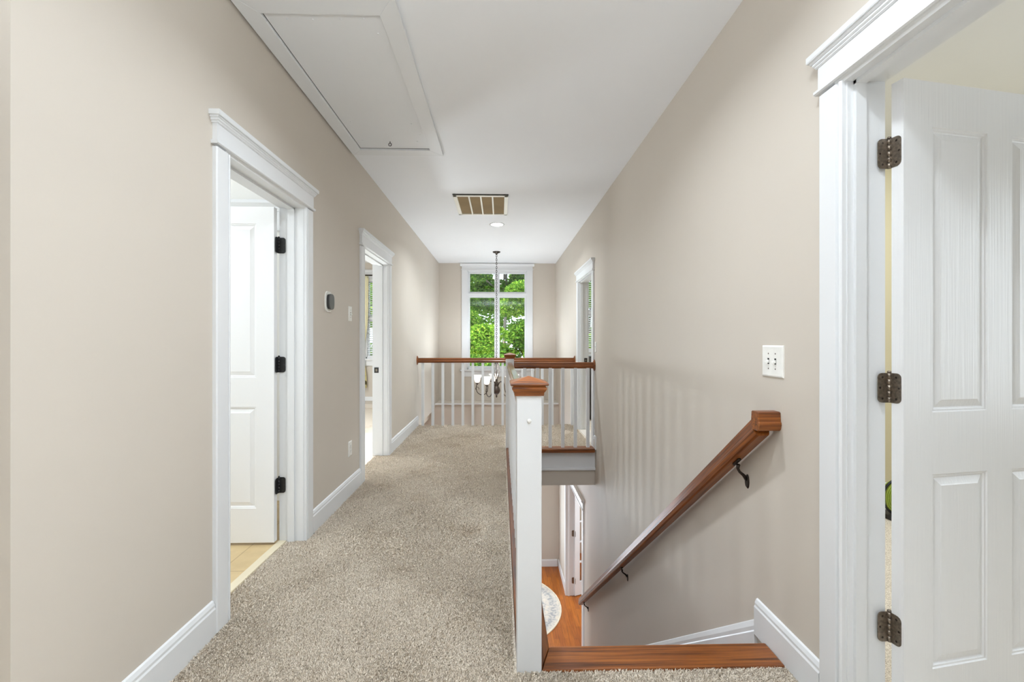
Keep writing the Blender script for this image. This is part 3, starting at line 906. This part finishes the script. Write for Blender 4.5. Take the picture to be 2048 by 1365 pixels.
for sx, sy in ((-1.0, 2.16), (-.88, 2.16), (-.75, 2.155), (-.64, 2.15), (-.62, 3.18), (-.63, 3.46), (-.59, 3.35), (-1.03, 3.16), (-1.04, 3.45), (-.60, 2.25)):
    MB().lathe([(.0, -.0022), (.005, -.0016), (.0062, 0)], (sx, sy, CE-.009), 10).build('screw', M['panel'], r)

r = thing('ceiling_vent', 'return air vent with four brown filter bays in the ceiling', 'vent', (-.208, 5.085, CE))
x0, x1, y0, y1 = -.495, .080, 4.722, 5.448
m = MB()
for a, b, c, d2 in ((x0, x0+.04, y0, y1), (x1-.04, x1, y0, y1), (x0, x1, y0, y0+.04), (x0, x1, y1-.03, y1)):
    m.box(a, b, c, d2, CE-.014, CE)
m.build('frame', M['ventpaint'], r, bevel=.003)
iw = (x1-x0-.08)/4
for k in (1, 2, 3): MB().box(x0+.04+k*iw-.008, x0+.04+k*iw+.008, y0+.03, y1-.03, CE-.013, CE-.004).build('divider', M['ventpaint'], r)
MB().box(x0+.03, x1-.03, y0+.03, y1-.025, CE-.004, CE-.001).build('filter', M['filter'], r)
MB().box(x0-.002, x1+.002, y0-.012, y0, CE-.010, CE).build('edge_shadow', M['shadow_strip'], r)  # dark strip painting in the shadow along the near vent edge

r = thing('ceiling_light', 'small round lit recessed light in the ceiling beyond the vent', 'ceiling light', (-.046, 5.93, CE))
m = MB(); m.lathe([(.076, -.004), (.098, -.006), (.102, 0), (.076, 0)], (-.046, 5.93, CE), 32); m.build('trim_ring', M['trim'], r)
m = MB(); m.lathe([(.0, -.0045), (.078, -.004), (.078, -.001)], (-.046, 5.93, CE), 32); m.build('lens', M['lens'], r)

# ------------------------------------------------------------------ chandelier
CX, CY = -.068, 7.75
r = thing('chandelier', 'bronze chandelier with frosted glass shades hanging on a chain in the foyer', 'chandelier', (CX, CY, CE))
m = MB(); m.lathe([(0, 0), (.065, 0), (.066, -.006), (.058, -.016), (.024, -.026), (.012, -.05), (0, -.05)], (CX, CY, CE), 28)
m.build('canopy', M['bronze'], r)
m = MB(); z = CE-.05; k = 0
while z > .93:
    rr, hh = .011, .021
    pts = []
    for i in range(13):
        a = 2*PI*i/12; u = rr*math.cos(a); v = hh*math.sin(a)
        pts.append((CX+(u if k % 2 == 0 else 0), CY+(0 if k % 2 == 0 else u), z-hh+v))
    m.tube(pts, .0038, 6); z -= hh*2-.009; k += 1
m.build('chain', M['bronze'], r)
m = MB()
for i in range(6):
    a = 2*PI*i/6
    m.tube([(CX+rr*math.cos(a+t_), CY+rr*math.sin(a+t_), zz) for rr, zz, t_ in ((.004, .92, 0), (.016, .87, .1), (.042, .81, .2), (.056, .74, .3), (.050, .67, .4), (.026, .60, .5), (.008, .555, .6))], .0048, 6)
m.build('wire_cage', M['iron'], r)
m = MB(); m.lathe([(.004, .95), (.008, .92), (.004, .90), (.004, .57), (.018, .565), (.024, .55), (.016, .535), (.03, .52), (.034, .505), (.026, .49), (.036, .47), (.030, .455), (.046, .44), (.06, .40), (.062, .37), (.05, .335), (.026, .31), (.012, .30), (.015, .285), (.012, .262), (0, .254)], (CX, CY, 0), 24)
m.build('hub', M['iron'], r)
for i in range(5):
    a = math.radians(242+72*i); ca_, sa_ = math.cos(a), math.sin(a)
    P = lambda rr, zz: (CX+rr*ca_, CY+rr*sa_, zz)
    m = MB()
    pts = [P(.03, .46), P(.07, .52), P(.115, .53), P(.145, .48), P(.155, .40), P(.175, .335), P(.225, .30), P(.285, .305), P(.335, .345), P(.355, .41), P(.345, .465), P(.335, .49)]
    fine = []
    for k in range(len(pts)-1):
        p0 = Vector(pts[max(k-1, 0)]); p1 = Vector(pts[k]); p2 = Vector(pts[k+1]); p3 = Vector(pts[min(k+2, len(pts)-1)])
        for s in range(4):
            t_ = s/4
            fine.append(.5*((2*p1)+(p2-p0)*t_+(2*p0-5*p1+4*p2-p3)*t_**2+(3*p1-p0-3*p2+p3)*t_**3))
    fine.append(Vector(pts[-1]))
    m.tube(fine, .0065, 8)
    m.tube([P(.335+.03*math.cos(t_), .40+.03*math.sin(t_)) for t_ in [-.5+.45*q_ for q_ in range(10)]], .004, 6)
    arm = m.build('arm', M['iron'], r)
    m = MB(); c = P(.335, .49); m.lathe([(.006, -.02), (.024, 0), (.03, .012), (.02, .02), (0, .02)], c, 16); m.build('cup', M['iron'], arm)
    m = MB(); m.lathe([(.022, .012), (.040, .03), (.050, .06), (.053, .09), (.066, .118), (.094, .143), (.0915, .1445), (.062, .120), (.049, .09), (.046, .06), (.036, .034), (.018, .02)], c, 26)
    m.build('shade', M['shade'], arm)['label'] = 'frosted white glass shade'

# ------------------------------------------------------------------ lower hall rug, fan, cabinet
m = MB(); n = 72
r = thing('round_rug', 'round faded grey and cream rug on the oak floor below the stairs', 'rug', (-.05, 7.14, FL))
m.extrude([(-.05+.985*math.cos(2*PI*i/n), 7.14+.985*math.sin(2*PI*i/n), FL) for i in range(n)], [(-.05+.98*math.cos(2*PI*i/n), 7.14+.98*math.sin(2*PI*i/n), FL+.008) for i in range(n)])
m.build('pile', M['rug'], r)
m = MB(); m.tube([(-.05+.992*math.cos(2*PI*i/n), 7.14+.992*math.sin(2*PI*i/n), FL+.006) for i in range(n+1)], .012, 8)
m.build('binding', M['rugedge'], r)

FX, FYY = 2.742, 3.06
r = thing('floor_fan', 'lime green ribbed round fan with black rim glimpsed behind the open door', 'fan', (FX, FYY, 0))
m = MB()
for k in range(11):
    rr = .012+.0105*k
    m.tube([(FX+rr*math.cos(2*PI*i/24), FYY-.045+.02*(k/11)**2, .15+rr*math.sin(2*PI*i/24)) for i in range(25)], .0028, 6)
for i in range(12):
    a = 2*PI*i/12
    m.tube([(FX+.012*math.cos(a), FYY-.047, .15+.012*math.sin(a)), (FX+.118*math.cos(a), FYY-.025, .15+.118*math.sin(a))], .0022, 6)
m.build('grille', M['green'], r)
m = MB(); ring = lambda rr, yy: [(FX+rr*math.cos(2*PI*i/32), yy, .15+rr*math.sin(2*PI*i/32)) for i in range(32)]
m.extrude(ring(.108, FYY-.015), ring(.108, FYY+.03)); m.build('shroud', M['green'], r)
m = MB(); m.tube([(FX+.124*math.cos(2*PI*i/36), FYY-.01, .15+.124*math.sin(2*PI*i/36)) for i in range(37)], .008, 8)
m.box(FX-.09, FX+.09, FYY-.06, FYY+.09, 0, .028); m.box(FX-.02, FX+.02, FYY, FYY+.05, .02, .10)
m.build('rim', M['black'], r)

r = thing('cabinet', 'tall black cabinet edge glimpsed through the far right doorway', 'cabinet', (1.62, 7.15, 0))
MB().box(1.385, 1.85, 6.95, 7.38, .06, .96).build('body', M['darkwood'], r, bevel=.004)
MB().box(1.375, 1.86, 6.935, 7.39, .96, .985).build('top', M['darkwood'], r, bevel=.003)
m = MB(); m.box(1.40, 1.835, 6.97, 7.36, 0, .06); m.build('plinth', M['darkwood'], r)
MB().box(1.40, 1.613, 6.935, 6.95, .09, .94).build('door', M['darkwood'], r, bevel=.003)
MB().box(1.62, 1.835, 6.935, 6.95, .09, .94).build('door', M['darkwood'], r, bevel=.003)

# ------------------------------------------------------------------ outdoors
GZ = -3.4
m = MB(); m.box(-60, 60, YB+.2, 90, GZ-.3, GZ)
structure(m.build('ground', M['ground']), 'pale ground outside the foyer window', 'ground')
def leaves_mesh(name, centers, radii, n, size, mat, parent):
    P = []
    w_ = np.array([a*b*c for a, b, c in radii]); w_ = w_/w_.sum()
    for (c, rd, f) in zip(centers, radii, w_):
        k = int(n*f)
        dirs = rng.normal(size=(k, 3)); dirs /= np.linalg.norm(dirs, axis=1)[:, None]
        rad = rng.uniform(.25, 1, k)**.45
        P.append(np.array(c)+dirs*rad[:, None]*np.array(rd))
    P = np.vstack(P); k = len(P)
    a = rng.normal(size=(k, 3)); a[:, 2] *= .55; a /= np.linalg.norm(a, axis=1)[:, None]
    b = rng.normal(size=(k, 3)); b -= (b*a).sum(1)[:, None]*a; b /= np.linalg.norm(b, axis=1)[:, None]
    s = rng.uniform(.6, 1.25, k)[:, None]*size
    V = np.stack([P-a*s, P+b*s*.42-a*s*.1, P+a*s, P-b*s*.42-a*s*.1], 1)
    org = np.array(wmat(parent).translation)
    V = V-org
    me = bpy.data.meshes.new(name)
    me.vertices.add(k*4); me.vertices.foreach_set('co', V.reshape(-1))
    me.loops.add(k*4); me.loops.foreach_set('vertex_index', np.arange(k*4, dtype=np.int32))
    me.polygons.add(k); me.polygons.foreach_set('loop_start', np.arange(k, dtype=np.int32)*4)
    me.update(calc_edges=True); me.materials.append(mat)
    o = bpy.data.objects.new(name, me); COL.objects.link(o); o.parent = parent
    return o
def tree(label, x, y, top, spread, n, size, mat, seed, low=-1.2, group='trees outside the windows'):
    rd = random.Random(seed)
    r = thing('tree', label, 'tree', (x, y, GZ), 0, group)
    m = MB()
    trunk = [(x, y, GZ), (x+.1, y, GZ+1.6), (x-.05, y+.1, GZ+3.2), (x+.15, y, top-1.0)]
    m.tube(trunk, [.17, .13, .10, .04], 10)
    cs = []; rs = []
    for i in range(13):
        a = rd.uniform(0, 2*PI); z = rd.uniform(low, top-.4); rr = spread*rd.uniform(.35, 1)*(1-.45*max(0, (z-low)/(top-low)-.4))
        c = (x+rr*math.cos(a), y+rr*math.sin(a)*.8, z)
        s0 = Vector((x, y, max(GZ+1.2, z-rd.uniform(.5, 1.3))))
        mid = (s0+Vector(c))/2+Vector((rd.uniform(-.2, .2), rd.uniform(-.2, .2), rd.uniform(0, .3)))
        m.tube([s0, mid, c], [.06, .04, .012], 6)
        cs.append(c); k = spread*rd.uniform(.34, .55); rs.append((k, k*.9, k*.55))
    m.build('trunk', M['bark'], r)
    leaves_mesh('foliage', cs, rs, n, size, mat, r)
    return r
tree('leafy light green tree nearest the left panes of the foyer window', -1.5, 15.0, 4.6, 1.45, 20000, .075, M['leafA'], 3, -.7)
tree('leafy green tree nearest the right panes of the foyer window', 1.75, 15.6, 5.0, 1.5, 20000, .075, M['leafA'], 11, -.4)
tree('tall darker tree standing behind the two nearest trees', .2, 23, 7.0, 3.3, 46000, .14, M['leafB'], 5, -.6)
tree('green tree outside the left bedroom window', -6.5, 19, 6.0, 2.6, 16000, .12, M['leafA'], 8, -2.0)
tree('green tree outside the far right bedroom window', 6.2, 18.5, 6.0, 2.2, 16000, .12, M['leafA'], 21, -2.0)
tree('dark tree far behind on the left outside', -5.5, 32, 9.0, 5.0, 20000, .22, M['leafB'], 31, -1.0)
tree('dark tree far behind on the right outside', 6.5, 33, 9.0, 5.0, 20000, .22, M['leafB'], 35, -1.0)
r = thing('house', 'pale neighbouring house seen low through the trees in the foyer window', 'house', (0, 48, GZ))
m = MB(); m.box(-7, 7, 46, 54, GZ, -2.4); m.build('walls', M['siding'], r)
m = MB(); m.prism([(45.5, -2.45), (50, .25), (54.5, -2.45), (54.5, -2.65), (45.5, -2.65)], 'X', -7.4, 7.4); m.build('roof', M['roofing'], r)

# ------------------------------------------------------------------ light
wd = bpy.data.worlds.new('sky'); SC.world = wd; wd.use_nodes = True
bg = wd.node_tree.nodes['Background']; bg.inputs[0].default_value = (.72, .86, 1.0, 1); bg.inputs[1].default_value = 2.6
def sun(rot, e, ang):
    l = bpy.data.lights.new('sun', 'SUN'); l.energy = e; l.angle = ang; l.color = (1, .95, .85)
    o = bpy.data.objects.new('sun', l); COL.objects.link(o); o.rotation_euler = rot
sun((math.radians(48), 0, math.radians(-62)), 5.5, .01)
def area(name, loc, size, power, col, rot=(0, 0, 0), shape='SQUARE', sy=None, spread=None):
    l = bpy.data.lights.new(name, 'AREA'); l.energy = power; l.color = col; l.shape = shape; l.size = size
    if sy: l.shape = 'RECTANGLE'; l.size_y = sy
    if spread: l.spread = spread
    o = bpy.data.objects.new(name, l); COL.objects.link(o); o.location = loc; o.rotation_euler = rot
    return o
WARM = (1, .95, .88); NEUT = (.86, .935, 1); COOL = (.80, .90, 1)
DS = math.radians(150)
area('fitted or added downlight', (-.046, 5.93, CE-.012), .14, 13, NEUT, shape='DISK', spread=DS)
area('fitted or added downlight', (.38, .85, CE-.012), .14, 6, NEUT, shape='DISK', spread=DS)
area('fitted or added downlight', (-.05, 1.98, CE-.012), .14, 8, NEUT, shape='DISK', spread=DS)  # unseen light added just out of view to brighten the middle hall
area('added uplight', (-.2, -.6, 1.75),  .7, 37, NEUT, (PI, 0, 0))  # no such lamp known; fill added behind the camera to lift the ceiling
area('added landing fill', (1.05, -.75, 1.45), 1.5, 3, COOL, (PI/2, 0, PI/2), sy=1.8)  # no window here; fill added behind the camera for the left wall
area('added right doorway fill', (4.4, .7, 1.5), 1.8, 16, COOL, (PI/2, 0, PI/2), sy=1.6)  # no window here; fill added to shine through the near right doorway
area('added foyer fill', (-.2, 8.34, -1.6), 1.7, 27, COOL, (-PI/2, 0, 0), sy=2.0)  # no door built here; fill added below the ledge to brighten the foyer
area('bathroom lamp', (-2.3, 2.2, CE-.02), .5, 4, NEUT)
area('added bedroom light', (-3.2, 6.5, CE-.02), .9, 18, NEUT)  # unseen light added in the bedroom in place of window daylight
area('added side room light', (2.6, 2.2, CE-.03), .8, 18, NEUT)  # unseen light added to brighten the khaki wall behind the right door
area('added far room light', (2.6, 6.6, CE-.02), .8, 30, NEUT)  # unseen light added to brighten the far right room and the hall
area('added lower room light', (2.6, 7.0, -.45), .7, 36, NEUT)  # unseen light added to brighten the room behind the french door
area('added lower hall light', (-1.5, 4.6, -.45), .6, 32, NEUT)  # unseen light added to brighten the dark stairwell and lower hall
def bulb(name, loc, power, radius, col=NEUT):
    l = bpy.data.lights.new(name, 'POINT'); l.energy = power; l.shadow_soft_size = radius; l.color = col
    o = bpy.data.objects.new(name, l); COL.objects.link(o); o.location = loc
bulb('bathroom vanity lamp', (-2.7, 1.62, 1.95), 7.5, .07)
bulb('added bedroom uplight', (-2.30, 5.15, .78), 40, .14)  # unseen low light added to throw light up onto the hall ceiling
area('added bathroom fill', (-3.5, 2.2, 1.2), 1.0, 6, COOL, (PI/2, 0, -PI/2), sy=1.0)  # no window here; fill added to reach the right wall and ceiling
for i in range(5):
    a = math.radians(242+72*i)
    l = bpy.data.lights.new('chandelier bulb', 'POINT'); l.energy = 7.5; l.shadow_soft_size = .03; l.color = NEUT
    o = bpy.data.objects.new('chandelier bulb', l); COL.objects.link(o)
    o.location = (CX+.335*math.cos(a), CY+.335*math.sin(a), .60)

# ------------------------------------------------------------------ camera
cam = bpy.data.cameras.new('camera'); co = bpy.data.objects.new('camera', cam); COL.objects.link(co)
cam.sensor_width = 36; cam.lens = 910/2048*36; cam.clip_start = .02; cam.clip_end = 300
co.location = (0, 0, 1.22); co.rotation_euler = (PI/2, 0, -math.atan(23/910))
SC.camera = co
vs_ = SC.view_settings
vs_.view_transform = 'Standard'; vs_.look = 'None'; vs_.gamma = 1; vs_.use_curve_mapping = False
vs_.exposure = 1.18
SC.cycles.use_denoising = True
SC.cycles.max_bounces = 10; SC.cycles.diffuse_bounces = 6; SC.cycles.sample_clamp_indirect = 6
